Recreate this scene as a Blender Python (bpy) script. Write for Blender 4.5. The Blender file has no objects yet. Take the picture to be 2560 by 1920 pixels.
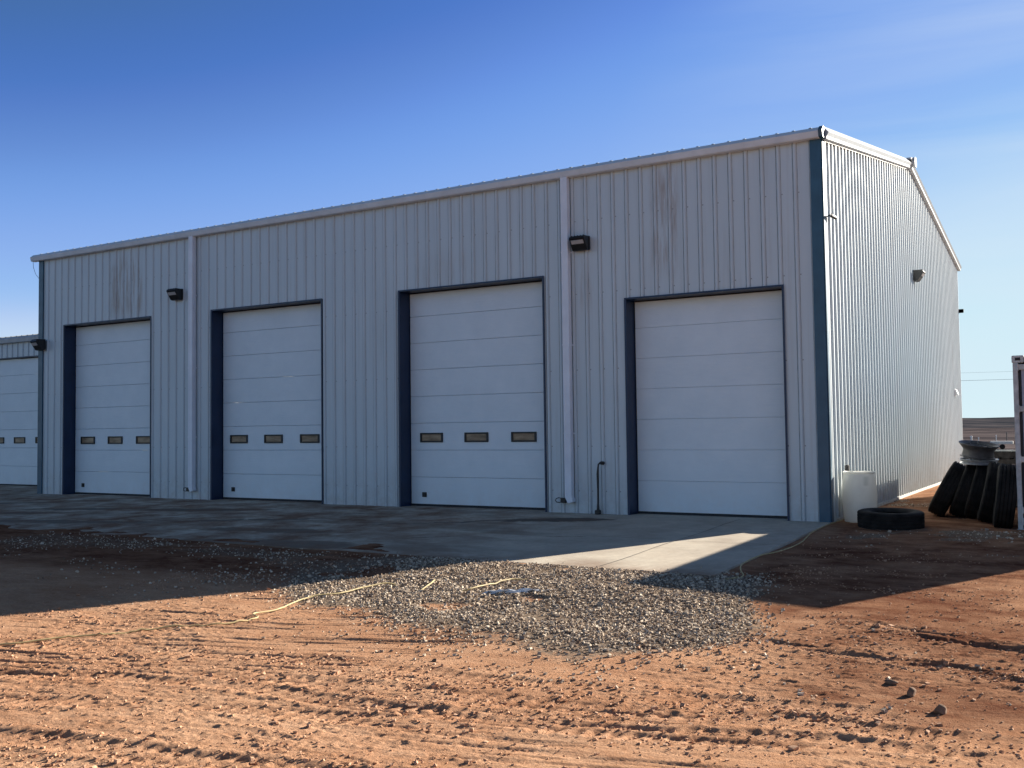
import bpy, bmesh, math, random
import numpy as np
from mathutils import Vector, Matrix, Euler
R = math.radians
SC = bpy.context.scene
COL = SC.collection

# ---------------------------------------------------------------- camera
CAM = Vector((4.361, -18.178, 1.723))
cd = bpy.data.cameras.new("camera"); cam = bpy.data.objects.new("camera", cd); COL.objects.link(cam)
yaw, pitch, roll = R(30.937), R(2.559), R(-0.741)
fwd = Vector((-math.sin(yaw)*math.cos(pitch), math.cos(yaw)*math.cos(pitch), math.sin(pitch)))
rt = Vector((math.cos(yaw), math.sin(yaw), 0)); up = rt.cross(fwd)
rt2 = rt*math.cos(roll)+up*math.sin(roll); up2 = up*math.cos(roll)-rt*math.sin(roll)
M = Matrix((rt2, up2, -fwd)).transposed().to_4x4(); M.translation = CAM
cam.matrix_world = M
cd.sensor_width = 36; cd.lens = 36*2505.2/2560; cd.clip_end = 20000; cd.clip_start = .1
SC.camera = cam

# ---------------------------------------------------------------- light
SUN_TO = Vector((1.247, 2.5, 1.0)).normalized()
EL = math.asin(SUN_TO.z); AZ = math.atan2(SUN_TO.x, SUN_TO.y)
sl = bpy.data.lights.new("sun", 'SUN'); sl.energy = 5.0; sl.angle = R(0.53); sl.color = (1.0, .92, .80)
so = bpy.data.objects.new("sun", sl); COL.objects.link(so)
so.rotation_euler = SUN_TO.to_track_quat('Z', 'Y').to_euler(); so.location = (20, 40, 30)
w = bpy.data.worlds.new("World"); SC.world = w; w.use_nodes = True
nt = w.node_tree; N = nt.nodes; L = nt.links; N.clear()
sky = N.new('ShaderNodeTexSky'); sky.sky_type = 'NISHITA'; sky.sun_disc = False
sky.sun_elevation = EL; sky.sun_rotation = AZ; sky.air_density = 1.0; sky.dust_density = .1; sky.ozone_density = 5; sky.altitude = 3000
bg = N.new('ShaderNodeBackground'); EXPO, SKYS = 1.5, .05; bg.inputs[1].default_value = SKYS
out = N.new('ShaderNodeOutputWorld')
tc = N.new('ShaderNodeTexCoord')
mp = N.new('ShaderNodeMapping'); mp.inputs['Rotation'].default_value = (R(12), 0, R(-20)); mp.inputs['Scale'].default_value = (1.2, 2.4, 9)
nz = N.new('ShaderNodeTexNoise'); nz.inputs['Scale'].default_value = 1.1; nz.inputs['Detail'].default_value = 7; nz.inputs['Roughness'].default_value = .55
nz.inputs['Distortion'].default_value = .6
cr = N.new('ShaderNodeValToRGB'); cr.color_ramp.elements[0].position = .40; cr.color_ramp.elements[1].position = .78
L.new(tc.outputs['Generated'], mp.inputs[0]); L.new(mp.outputs[0], nz.inputs['Vector']); L.new(nz.outputs[0], cr.inputs[0])
# cirrus gathers on the sunward side of the sky
dp = N.new('ShaderNodeVectorMath'); dp.operation = 'DOT_PRODUCT'; dp.inputs[1].default_value = (math.sin(AZ), math.cos(AZ), -.15)
L.new(tc.outputs['Generated'], dp.inputs[0])
mr = N.new('ShaderNodeMapRange'); mr.inputs[1].default_value = .55; mr.inputs[2].default_value = 1.0; mr.inputs[3].default_value = .0; mr.inputs[4].default_value = .8
L.new(dp.outputs['Value'], mr.inputs[0])
mu = N.new('ShaderNodeMath'); mu.operation = 'MULTIPLY'; L.new(cr.outputs[0], mu.inputs[0]); L.new(mr.outputs[0], mu.inputs[1])
mx = N.new('ShaderNodeMixRGB'); mx.inputs[2].default_value = (.72, .82, .92, 1)
# soft shoulder on the very bright side of the sky
gain = SKYS*2**EXPO
def scl(src, k):
    v = N.new('ShaderNodeVectorMath'); v.operation = 'SCALE'; v.inputs['Scale'].default_value = k; L.new(src, v.inputs[0]); return v.outputs[0]
cu = N.new('ShaderNodeRGBCurve')
CP = [[(.06, .056), (.09, .060), (.108, .070), (.118, .094), (.128, .122), (.155, .195), (.185, .262), (.216, .305), (.33, .56), (1.03, .68), (1.6, .72)],
      [(.15, .115), (.20, .15), (.24, .182), (.28, .255), (.33, .36), (.41, .46), (.45, .505), (.70, .77), (1.44, .87), (1.6, .88)],
      [(.33, .19), (.44, .33), (.54, .53), (.62, .66), (.68, .77), (.73, .82), (.87, .88), (1.35, .94), (1.6, .94)]]
for ci, pts in enumerate(CP):
    c = cu.mapping.curves[ci]
    c.points[0].location = (0, 0); c.points[1].location = (1, pts[-1][1])
    for a_, b_ in pts[:-1]: c.points.new(a_/1.6, b_)
    for p_ in c.points: p_.handle_type = 'AUTO_CLAMPED'
cu.mapping.update()
L.new(scl(sky.outputs[0], .1415*1.22/1.6), cu.inputs['Color'])
L.new(mu.outputs[0], mx.inputs[0]); L.new(cu.outputs[0], mx.inputs[1])
L.new(scl(mx.outputs[0], 1/gain), bg.inputs[0]); L.new(bg.outputs[0], out.inputs[0])
SC.render.engine = 'CYCLES'
vs = SC.view_settings; vs.view_transform = 'Standard'; vs.look = 'None'; vs.exposure = EXPO; vs.gamma = 1

# ---------------------------------------------------------------- materials
def newmat(name):
    m = bpy.data.materials.new(name); m.use_nodes = True
    return m, m.node_tree.nodes, m.node_tree.links, m.node_tree.nodes['Principled BSDF']
def ramp(N, a, b, ca=(0,0,0,1), cb=(1,1,1,1)):
    r = N.new('ShaderNodeValToRGB'); e = r.color_ramp.elements
    e[0].position = a; e[1].position = b; e[0].color = ca; e[1].color = cb; return r
def noise(N, L, scale, detail=4, rough=.55, stretch=(1,1,1), coord='Object', rot=(0,0,0)):
    t = N.new('ShaderNodeTexCoord'); m = N.new('ShaderNodeMapping'); m.inputs['Scale'].default_value = stretch; m.inputs['Rotation'].default_value = rot
    n = N.new('ShaderNodeTexNoise'); n.inputs['Scale'].default_value = scale; n.inputs['Detail'].default_value = detail; n.inputs['Roughness'].default_value = rough
    L.new(t.outputs[coord], m.inputs[0]); L.new(m.outputs[0], n.inputs['Vector']); return n
def mix(N, L, fac, a, b, t='MIX'):
    m = N.new('ShaderNodeMixRGB'); m.blend_type = t
    for k, v in ((0, fac), (1, a), (2, b)):
        if isinstance(v, (int, float)): m.inputs[k].default_value = v
        elif isinstance(v, tuple): m.inputs[k].default_value = (*v, 1) if len(v) == 3 else v
        else: L.new(v, m.inputs[k])
    return m.outputs[0]
def bump(N, L, h, strength, dist, bs, prev=None):
    b = N.new('ShaderNodeBump'); b.inputs['Strength'].default_value = strength; b.inputs['Distance'].default_value = dist
    L.new(h, b.inputs['Height'])
    if prev: L.new(prev, b.inputs['Normal'])
    L.new(b.outputs[0], bs.inputs['Normal']); return b.outputs[0]
def simple(name, col, rough=.5, metal=0, var=.12, scale=6, spec=.5, bmp=0):
    m, N, L, bs = newmat(name)
    n = noise(N, L, scale, 5)
    c2 = tuple(c*(1-var*2) for c in col)
    r = ramp(N, .35, .7); L.new(n.outputs[0], r.inputs[0])
    L.new(mix(N, L, r.outputs[0], c2, col), bs.inputs['Base Color'])
    rr = N.new('ShaderNodeMapRange'); rr.inputs[3].default_value = rough+.1; rr.inputs[4].default_value = max(rough-.08, .05)
    L.new(n.outputs[0], rr.inputs[0]); L.new(rr.outputs[0], bs.inputs['Roughness'])
    bs.inputs['Metallic'].default_value = metal; bs.inputs['Specular IOR Level'].default_value = spec
    if bmp: bump(N, L, n.outputs[0], bmp, .01, bs)
    return m

def math_(N, L, op, a, b=None):
    m = N.new('ShaderNodeMath'); m.operation = op; m.use_clamp = False
    for k, v in ((0, a), (1, b)):
        if v is None: continue
        if isinstance(v, (int, float)): m.inputs[k].default_value = v
        else: L.new(v, m.inputs[k])
    return m.outputs[0]
def band(N, L, val, lo, hi, soft):
    a = N.new('ShaderNodeMapRange'); a.interpolation_type = 'SMOOTHSTEP'
    a.inputs[1].default_value = lo-soft; a.inputs[2].default_value = lo+soft; L.new(val, a.inputs[0])
    b = N.new('ShaderNodeMapRange'); b.interpolation_type = 'SMOOTHSTEP'
    b.inputs[1].default_value = hi-soft; b.inputs[2].default_value = hi+soft; b.inputs[3].default_value = 1; b.inputs[4].default_value = 0; L.new(val, b.inputs[0])
    return math_(N, L, 'MULTIPLY', a.outputs[0], b.outputs[0])

def wall_mat():
    m, N, L, bs = newmat('painted_sheet_metal')
    base = (.575, .64, .665)
    n1 = noise(N, L, 1.3, 5, .6, (1, 1, .25))
    r1 = ramp(N, .3, .75); L.new(n1.outputs[0], r1.inputs[0])
    c = mix(N, L, r1.outputs[0], (.52, .585, .61), base)
    # vertical streaks of dust
    n2 = noise(N, L, 9, 4, .6, (1, 1, .04)); r2 = ramp(N, .52, .78); L.new(n2.outputs[0], r2.inputs[0])
    c = mix(N, L, math_(N, L, 'MULTIPLY', r2.outputs[0], .28), c, (.36, .33, .29))
    # brown run marks high on the front, and mud splash at the foot
    t = N.new('ShaderNodeTexCoord'); s = N.new('ShaderNodeSeparateXYZ'); L.new(t.outputs['Object'], s.inputs[0])
    n3 = noise(N, L, 7, 4, .65, (1.2, 1, .12)); r3 = ramp(N, .42, .66); L.new(n3.outputs[0], r3.inputs[0])
    for x0, x1, z0, z1, k in ((-19.6, -18.3, 5.0, 6.6, .75), (-3.30, -2.75, 4.8, 6.7, .7), (-9.0, -7.6, 4.9, 5.6, .2), (-4.9, -4.6, 4.2, 5.4, .35)):
        msk = math_(N, L, 'MULTIPLY', band(N, L, s.outputs['X'], x0, x1, .1), band(N, L, s.outputs['Z'], z0, z1, .35))
        msk = math_(N, L, 'MULTIPLY', math_(N, L, 'MULTIPLY', msk, r3.outputs[0]), k)
        c = mix(N, L, msk, c, (.29, .19, .125))
    n4 = noise(N, L, 5, 6, .7); sp = N.new('ShaderNodeMapRange'); sp.inputs[1].default_value = 0; sp.inputs[2].default_value = 1.1; sp.inputs[3].default_value = .75; sp.inputs[4].default_value = 0
    L.new(s.outputs['Z'], sp.inputs[0])
    r4 = ramp(N, .3, .8); L.new(n4.outputs[0], r4.inputs[0])
    c = mix(N, L, math_(N, L, 'MULTIPLY', sp.outputs[0], r4.outputs[0]), c, (.36, .31, .27))
    # rows of fasteners along the girts
    fx = math_(N, L, 'ABSOLUTE', math_(N, L, 'SUBTRACT', math_(N, L, 'FRACT', math_(N, L, 'DIVIDE', math_(N, L, 'ADD', s.outputs['X'], 30.48+.16-.06+.1524), .3048)), .5))
    inx = math_(N, L, 'LESS_THAN', fx, .034)
    for zg in (.45, 1.35, 2.9, 4.45, 5.95):
        inz = math_(N, L, 'LESS_THAN', math_(N, L, 'ABSOLUTE', math_(N, L, 'SUBTRACT', s.outputs['Z'], zg)), .011)
        c = mix(N, L, math_(N, L, 'MULTIPLY', math_(N, L, 'MULTIPLY', inx, inz), .7), c, (.12, .11, .10))
    L.new(c, bs.inputs['Base Color']); bs.inputs['Roughness'].default_value = .42
    bs.inputs['Specular IOR Level'].default_value = .5
    nb = noise(N, L, 2.2, 2, .5, (1, 1, .5)); b = bump(N, L, nb.outputs[0], .35, .02, bs)
    return m
def door_mat():
    m, N, L, bs = newmat('white_door_steel')
    n = noise(N, L, 2.0, 5, .6); r = ramp(N, .3, .75); L.new(n.outputs[0], r.inputs[0])
    c = mix(N, L, r.outputs[0], (.66, .735, .77), (.73, .80, .83))
    t = N.new('ShaderNodeTexCoord'); s = N.new('ShaderNodeSeparateXYZ'); L.new(t.outputs['Object'], s.inputs[0])
    n4 = noise(N, L, 4, 6, .7); sp = N.new('ShaderNodeMapRange'); sp.inputs[1].default_value = 0; sp.inputs[2].default_value = .9; sp.inputs[3].default_value = .4; sp.inputs[4].default_value = 0
    L.new(s.outputs['Z'], sp.inputs[0]); r4 = ramp(N, .35, .8); L.new(n4.outputs[0], r4.inputs[0])
    c = mix(N, L, math_(N, L, 'MULTIPLY', sp.outputs[0], r4.outputs[0]), c, (.45, .40, .36))
    L.new(c, bs.inputs['Base Color']); bs.inputs['Roughness'].default_value = .45
    nb = noise(N, L, 22, 5, .65, (.16, 1, 1.6)); b = bump(N, L, nb.outputs[0], .7, .008, bs)
    nb2 = noise(N, L, 1.5, 2, .5); bump(N, L, nb2.outputs[0], .25, .02, bs, b)
    return m
STAINS = [(-4.85, -1.2, 1.15, .36, 24, .95), (-6.7, -2.3, 1.5, .10, 33, .85), (-13.6, -2.0, 1.7, .36, 20, .85), (-9.2, -4.5, 1.5, .32, 10, .75), (-11.0, -3.3, 1.9, .14, 27, .8), (-7.8, -5.9, 1.9, .5, 8, .7),
          (-16.5, -2.7, 2.4, .2, 18, .8), (-18.7, -4.4, 2.6, .3, 20, .8), (-5.6, -4.3, .6, .06, 30, .7), (-3.5, -3.4, .4, .05, 20, .6), (-9.6, -1.7, 1.3, .08, 30, .7), (-14.8, -4.9, 2.5, .3, 15, .75), (-20.6, -2.4, 2.2, .2, 25, .75)]
def concrete_mat():
    m, N, L, bs = newmat('concrete')
    n = noise(N, L, .7, 6, .65); r = ramp(N, .3, .72); L.new(n.outputs[0], r.inputs[0])
    c = mix(N, L, r.outputs[0], (.45, .39, .31), (.72, .64, .505))
    n2 = noise(N, L, 9, 8, .75); r2 = ramp(N, .35, .7); L.new(n2.outputs[0], r2.inputs[0])
    c = mix(N, L, math_(N, L, 'MULTIPLY', r2.outputs[0], .35), c, (.24, .21, .18))
    # damp and oil patches, drawn out along the front of the doors
    t = N.new('ShaderNodeTexCoord'); s = N.new('ShaderNodeSeparateXYZ'); L.new(t.outputs['Object'], s.inputs[0])
    ns = noise(N, L, .55, 5, .6, (.6, 2.1, 1), rot=(0, 0, R(-16))); r3 = ramp(N, .52, .60); L.new(ns.outputs[0], r3.inputs[0])
    xm = N.new('ShaderNodeMapRange'); xm.inputs[1].default_value = -3.2; xm.inputs[2].default_value = -4.6; L.new(s.outputs['X'], xm.inputs[0])
    ym = band(N, L, s.outputs['Y'], -6.2, -.25, .25)
    k = math_(N, L, 'MULTIPLY', math_(N, L, 'MULTIPLY', r3.outputs[0], xm.outputs[0]), ym)
    k = math_(N, L, 'MULTIPLY', k, .38)
    nd = noise(N, L, 1.6, 5, .65); off = N.new('ShaderNodeVectorMath'); off.operation = 'SUBTRACT'; off.inputs[1].default_value = (.5, .5, .5); L.new(nd.outputs['Color'], off.inputs[0])
    of2 = N.new('ShaderNodeVectorMath'); of2.operation = 'SCALE'; of2.inputs['Scale'].default_value = .9; L.new(off.outputs[0], of2.inputs[0])
    ad = N.new('ShaderNodeVectorMath'); L.new(t.outputs['Object'], ad.inputs[0]); L.new(of2.outputs[0], ad.inputs[1])
    for cx, cy, a, b_, ro_, kk in STAINS:
        mp_ = N.new('ShaderNodeMapping'); mp_.vector_type = 'TEXTURE'; mp_.inputs['Location'].default_value = (cx, cy, 0); mp_.inputs['Rotation'].default_value = (0, 0, R(ro_)); mp_.inputs['Scale'].default_value = (a, b_, 1e3)
        L.new(ad.outputs[0], mp_.inputs[0]); ln = N.new('ShaderNodeVectorMath'); ln.operation = 'LENGTH'; L.new(mp_.outputs[0], ln.inputs[0])
        q = N.new('ShaderNodeMapRange'); q.interpolation_type = 'SMOOTHSTEP'; q.inputs[1].default_value = 1.15; q.inputs[2].default_value = .8; q.inputs[3].default_value = 0; q.inputs[4].default_value = kk; L.new(ln.outputs['Value'], q.inputs[0])
        k = math_(N, L, 'MAXIMUM', k, q.outputs[0])
    c = mix(N, L, k, c, (.085, .07, .055))
    # red soil carried on to the slab
    n5 = noise(N, L, 1.1, 6, .7); r5 = ramp(N, .36, .62); L.new(n5.outputs[0], r5.inputs[0])
    # more of it away from the sunny corner and near the front edge
    wx_ = N.new('ShaderNodeMapRange'); wx_.inputs[1].default_value = -3.0; wx_.inputs[2].default_value = -8; wx_.inputs[3].default_value = .22; wx_.inputs[4].default_value = .95; L.new(s.outputs['X'], wx_.inputs[0])
    wy_ = N.new('ShaderNodeMapRange'); wy_.inputs[1].default_value = -5.0; wy_.inputs[2].default_value = -6.2; L.new(s.outputs['Y'], wy_.inputs[0])
    sm = math_(N, L, 'MAXIMUM', math_(N, L, 'MULTIPLY', r5.outputs[0], wx_.outputs[0]), math_(N, L, 'MULTIPLY', math_(N, L, 'MULTIPLY', wy_.outputs[0], r5.outputs[0]), .8))
    c = mix(N, L, sm, c, (.21, .115, .07))
    L.new(c, bs.inputs['Base Color'])
    ro = N.new('ShaderNodeMapRange'); bs.inputs['Specular IOR Level'].default_value = .15; ro.inputs[3].default_value = .9; ro.inputs[4].default_value = .7; L.new(k, ro.inputs[0]); L.new(ro.outputs[0], bs.inputs['Roughness'])
    nb = noise(N, L, 35, 7, .7); bump(N, L, nb.outputs[0], .35, .006, bs)
    return m
def soil_col(N, L):
    n = noise(N, L, .45, 6, .6, (1, 1, 1)); r = ramp(N, .32, .7); L.new(n.outputs[0], r.inputs[0])
    c = mix(N, L, r.outputs[0], (.41, .205, .112), (.57, .335, .20))
    n2 = noise(N, L, 5, 7, .7, (.5, 1, 1), rot=(0, 0, R(-18))); r2 = ramp(N, .38, .68); L.new(n2.outputs[0], r2.inputs[0])
    c = mix(N, L, math_(N, L, 'MULTIPLY', r2.outputs[0], .5), c, (.66, .43, .28))
    n3 = noise(N, L, 28, 6, .75); r3 = ramp(N, .42, .68); L.new(n3.outputs[0], r3.inputs[0])
    n9 = noise(N, L, 1.6, 8, .75, (.6, 1.5, 1), rot=(0, 0, R(-17))); r9 = ramp(N, .46, .66); L.new(n9.outputs[0], r9.inputs[0])
    c = mix(N, L, math_(N, L, 'MULTIPLY', r9.outputs[0], .55), c, (.30, .150, .085))
    c = mix(N, L, math_(N, L, 'MULTIPLY', r3.outputs[0], .5), c, (.27, .125, .065))
    return c
def ground_mat():
    m, N, L, bs = newmat('red_soil')
    c = soil_col(N, L)
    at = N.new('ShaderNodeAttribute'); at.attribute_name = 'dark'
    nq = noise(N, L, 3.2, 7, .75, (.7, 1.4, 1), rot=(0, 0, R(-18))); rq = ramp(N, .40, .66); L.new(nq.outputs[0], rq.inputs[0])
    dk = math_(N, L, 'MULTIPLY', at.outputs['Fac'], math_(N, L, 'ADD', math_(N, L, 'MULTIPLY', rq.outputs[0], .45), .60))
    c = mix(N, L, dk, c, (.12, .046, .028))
    ag = N.new('ShaderNodeAttribute'); ag.attribute_name = 'gravel'
    n4 = noise(N, L, 40, 4, .8); r4 = ramp(N, .4, .65, (.14, .095, .065, 1), (.34, .27, .205, 1)); L.new(n4.outputs[0], r4.inputs[0])
    n6 = noise(N, L, 14, 4, .7); gm = math_(N, L, 'ADD', ag.outputs['Fac'], math_(N, L, 'MULTIPLY', math_(N, L, 'SUBTRACT', n6.outputs[0], .5), .9))
    rg = ramp(N, .35, .6); L.new(gm, rg.inputs[0])
    c = mix(N, L, rg.outputs[0], c, r4.outputs[0])
    af = N.new('ShaderNodeAttribute'); af.attribute_name = 'far'
    nf = noise(N, L, .022, 7, .7, (.5, 1.3, 1), rot=(0, 0, R(6))); rf = ramp(N, .42, .60, (.035, .032, .036, 1), (.17, .14, .135, 1)); L.new(nf.outputs[0], rf.inputs[0])
    c = mix(N, L, af.outputs['Fac'], c, rf.outputs[0])
    L.new(c, bs.inputs['Base Color']); bs.inputs['Roughness'].default_value = 1; bs.inputs['Specular IOR Level'].default_value = 0
    nb = noise(N, L, 34, 8, .72); b = bump(N, L, nb.outputs[0], .65, .025, bs)
    nb2 = noise(N, L, 120, 5, .7); bump(N, L, nb2.outputs[0], .5, .006, bs, b)
    return m
def stone_mat(name, a, b, attr='tone', red=None):
    m, N, L, bs = newmat(name)
    at = N.new('ShaderNodeAttribute'); at.attribute_name = attr
    c = mix(N, L, at.outputs['Fac'], a, b)
    n = noise(N, L, 60, 4, .7); r = ramp(N, .4, .7); L.new(n.outputs[0], r.inputs[0])
    c = mix(N, L, math_(N, L, 'MULTIPLY', r.outputs[0], .35), c, red or tuple(x*.6 for x in a))
    L.new(c, bs.inputs['Base Color']); bs.inputs['Roughness'].default_value = .9; bs.inputs['Specular IOR Level'].default_value = .2
    bump(N, L, n.outputs[0], .5, .01, bs)
    return m
MT = dict(
    wall=wall_mat(), door=door_mat(), concrete=concrete_mat(), ground=ground_mat(),
    trim=simple('blue_trim', (.026, .095, .155), .38, 0, .12, 3, .5),
    gutter=simple('pale_gutter', (.70, .745, .78), .38, 0, .07, 3),
    jamb=simple('navy_door_trim', (.004, .022, .07), .4, 0, .12, 3, .5),
    crease=simple('dusty_shaded_crease', (.41, .45, .46), .7, 0, .2, 5),  # rib-foot dust lines, with crease shade also put into the colour
    white=simple('white_trim', (.52, .55, .565), .42, 0, .12, 4),
    spout=simple('pale_downspout', (.78, .81, .86), .4, 0, .05, 3),
    roof=simple('galvalume_roof', (.50, .52, .53), .35, .5, .1, 3),
    black=simple('black_plastic', (.012, .012, .013), .45),
    seal=simple('rubber_seal', (.02, .021, .024), .7),
    frame=simple('window_frame_black', (.015, .014, .014), .5),
    lens=simple('lamp_lens', (.55, .52, .50), .25),
    rubber=simple('tyre_rubber', (.022, .0185, .016), .78, 0, .35, 7, .2, .3),
    rim_d=simple('painted_steel_rim', (.13, .12, .115), .5, .3, .25, 9),
    rim_s=simple('bright_steel_rim', (.6, .6, .6), .35, .7, .2, 9),
    cont=simple('container_paint', (.42, .43, .50), .5, 0, .12, 2.5, .5, .1),
    contw=simple('container_frame_paint', (.62, .62, .60), .5, 0, .2, 7, .5, .1),
    hose=simple('yellow_cable', (.58, .45, .21), .6, 0, .2, 20),
    rock=simple('rock', (.30, .185, .12), .9, 0, .25, 12, .2, .8),
    cap=simple('cream_flashing', (.56, .54, .48), .5),
    scrap=simple('torn_white_plastic', (.72, .73, .74), .4, 0, .1, 12),
    post=simple('white_post_paint', (.85, .85, .83), .6),
    wood=simple('weathered_timber', (.12, .10, .085), .9, 0, .3, 8, .2),
    pole=simple('utility_pole_timber', (.10, .075, .06), .9),
    wire=simple('overhead_wire', (.03, .03, .035), .5),
    pale=simple('pale_painted_metal', (.62, .60, .55), .5),
    gravel=stone_mat('crushed_stone', (.15, .10, .068), (.80, .68, .52), red=(.30, .18, .11)),
    clod=stone_mat('soil_clod', (.38, .20, .112), (.62, .39, .25)),
)
def barrel_mat():
    m, N, L, bs = newmat('white_drum_plastic')
    n = noise(N, L, 3, 5, .6); r = ramp(N, .3, .7); L.new(n.outputs[0], r.inputs[0])
    c = mix(N, L, r.outputs[0], (.72, .72, .675), (.82, .82, .775))
    t = N.new('ShaderNodeTexCoord'); s = N.new('ShaderNodeSeparateXYZ'); L.new(t.outputs['Object'], s.inputs[0])
    k = math_(N, L, 'MULTIPLY', band(N, L, s.outputs['X'], .13, .20, .03), band(N, L, s.outputs['Z'], .66, .82, .02))
    ys = N.new('ShaderNodeMath'); ys.operation = 'LESS_THAN'; ys.inputs[1].default_value = 0; L.new(s.outputs['Y'], ys.inputs[0])
    k = math_(N, L, 'MULTIPLY', math_(N, L, 'MULTIPLY', k, ys.outputs[0]), .3)
    c = mix(N, L, k, c, (.20, .24, .20))
    L.new(c, bs.inputs['Base Color']); bs.inputs['Roughness'].default_value = .42
    tr = N.new('ShaderNodeBsdfTranslucent'); L.new(c, tr.inputs[0]); ms = N.new('ShaderNodeMixShader'); ms.inputs[0].default_value = .42
    L.new(bs.outputs[0], ms.inputs[1]); L.new(tr.outputs[0], ms.inputs[2]); L.new(ms.outputs[0], N['Material Output'].inputs[0])
    return m
MT['barrel'] = barrel_mat()
def glass_mat():
    m, N, L, bs = newmat('tan_reflection_pane')
    n = noise(N, L, 5, 4, .6, (.4, 1, 1.5)); r = ramp(N, .35, .7, (.15, .10, .065, 1), (.38, .28, .18, 1)); L.new(n.outputs[0], r.inputs[0])  # tan interior and dark reflections painted into the pane colour
    L.new(r.outputs[0], bs.inputs['Base Color']); bs.inputs['Roughness'].default_value = .2; bs.inputs['Specular IOR Level'].default_value = .35
    return m
MT['pane'] = glass_mat()

# ---------------------------------------------------------------- helpers
def tag(o, label=None, cat=None, group=None, kind=None):
    if label: o['label'] = label
    if cat: o['category'] = cat
    if group: o['group'] = group
    if kind: o['kind'] = kind
    return o
def thing(name, label, cat, loc=(0, 0, 0), rot=(0, 0, 0), group=None):
    o = bpy.data.objects.new(name, None); COL.objects.link(o); o.location = loc; o.rotation_euler = rot
    o.empty_display_size = .2
    return tag(o, label, cat, group)
class MB:
    def __init__(s): s.v = []; s.f = []; s.m = []
    def add(s, vs, fs, mi=0):
        b = len(s.v); s.v += [tuple(v) for v in vs]; s.f += [tuple(b+i for i in f) for f in fs]; s.m += [mi]*len(fs); return s
    def quad(s, a, b, c, d, mi=0): return s.add([a, b, c, d], [(0, 1, 2, 3)], mi)
    def box(s, x0, x1, y0, y1, z0, z1, mi=0, mat=None, bev=0):
        if bev:
            bm = bmesh.new(); bmesh.ops.create_cube(bm, size=1)
            for v in bm.verts: v.co = Vector(((x0+x1)/2+v.co.x*(x1-x0), (y0+y1)/2+v.co.y*(y1-y0), (z0+z1)/2+v.co.z*(z1-z0)))
            bmesh.ops.bevel(bm, geom=bm.edges[:], offset=bev, segments=2, affect='EDGES')
            bm.verts.index_update()
            vs = [v.co.copy() for v in bm.verts]; fs = [[v.index for v in f.verts] for f in bm.faces]; bm.free()
        else:
            vs = [Vector(p) for p in ((x0,y0,z0),(x1,y0,z0),(x1,y1,z0),(x0,y1,z0),(x0,y0,z1),(x1,y0,z1),(x1,y1,z1),(x0,y1,z1))]
            fs = [(0,3,2,1),(4,5,6,7),(0,1,5,4),(1,2,6,5),(2,3,7,6),(3,0,4,7)]
        if mat: vs = [mat @ v for v in vs]
        return s.add(vs, fs, mi)
    def prism(s, prof, a, b, axis='x', caps=True, mi=0):
        """closed profile of (p,q) extruded from a to b along axis; x:(y,z)  y:(x,z)  z:(x,y)"""
        P = {'x': lambda t, p, q: (t, p, q), 'y': lambda t, p, q: (p, t, q), 'z': lambda t, p, q: (p, q, t)}[axis]
        n = len(prof); vs = [P(a, *p) for p in prof]+[P(b, *p) for p in prof]
        fs = [(i, (i+1) % n, n+(i+1) % n, n+i) for i in range(n)]
        if caps: fs += [tuple(range(n))[::-1], tuple(range(n, 2*n))]
        return s.add(vs, fs, mi)
    def tube(s, pts, r, seg=8, caps=True, mi=0):
        pts = [Vector(p) for p in pts]; n = len(pts); vs = []; pu = None
        for i, p in enumerate(pts):
            d = (pts[min(i+1, n-1)]-pts[max(i-1, 0)]).normalized()
            u = d.orthogonal().normalized() if pu is None else (pu-d*pu.dot(d)).normalized()
            pu = u; w_ = d.cross(u); rr = r[i] if isinstance(r, (list, tuple)) else r
            vs += [p+(u*math.cos(a)+w_*math.sin(a))*rr for a in [2*math.pi*k/seg for k in range(seg)]]
        fs = [(i*seg+k, i*seg+(k+1) % seg, (i+1)*seg+(k+1) % seg, (i+1)*seg+k) for i in range(n-1) for k in range(seg)]
        if caps: fs += [tuple(range(seg))[::-1], tuple(range((n-1)*seg, n*seg))]
        return s.add(vs, fs, mi)
    def lathe(s, prof, seg=48, closed=False, mat=None, mi=0):
        """profile (r,z) about z"""
        n = len(prof); vs = [Vector((r*math.cos(2*math.pi*k/seg), r*math.sin(2*math.pi*k/seg), z)) for k in range(seg) for r, z in prof]
        if mat: vs = [mat @ v for v in vs]
        m = n if closed else n-1
        fs = [(k*n+i, ((k+1) % seg)*n+i, ((k+1) % seg)*n+(i+1) % n, k*n+(i+1) % n) for k in range(seg) for i in range(m)]
        return s.add(vs, fs, mi)
    def build(s, name, mat, parent=None, smooth=False, loc=None, recalc=True):
        me = bpy.data.meshes.new(name); me.from_pydata(s.v, [], s.f); me.validate()
        for m in (mat if isinstance(mat, (list, tuple)) else [mat]): me.materials.append(m)
        if isinstance(mat, (list, tuple)) and len(me.polygons) == len(s.m): me.polygons.foreach_set('material_index', s.m)
        if recalc:
            bm = bmesh.new(); bm.from_mesh(me); bmesh.ops.remove_doubles(bm, verts=bm.verts, dist=1e-5)
            bmesh.ops.recalc_face_normals(bm, faces=bm.faces); bm.to_mesh(me); bm.free()
        if smooth:
            me.polygons.foreach_set('use_smooth', [True]*len(me.polygons))
            me.set_sharp_from_angle(angle=R(38))
        o = bpy.data.objects.new(name, me); COL.objects.link(o)
        if parent: o.parent = parent
        if loc: o.location = loc
        return o
def copy_tree(o, parent=None):
    c = o.copy(); COL.objects.link(c); c.parent = parent
    for ch in [x for x in COL.objects if x.parent == o]: copy_tree(ch, c)
    return c

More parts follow.
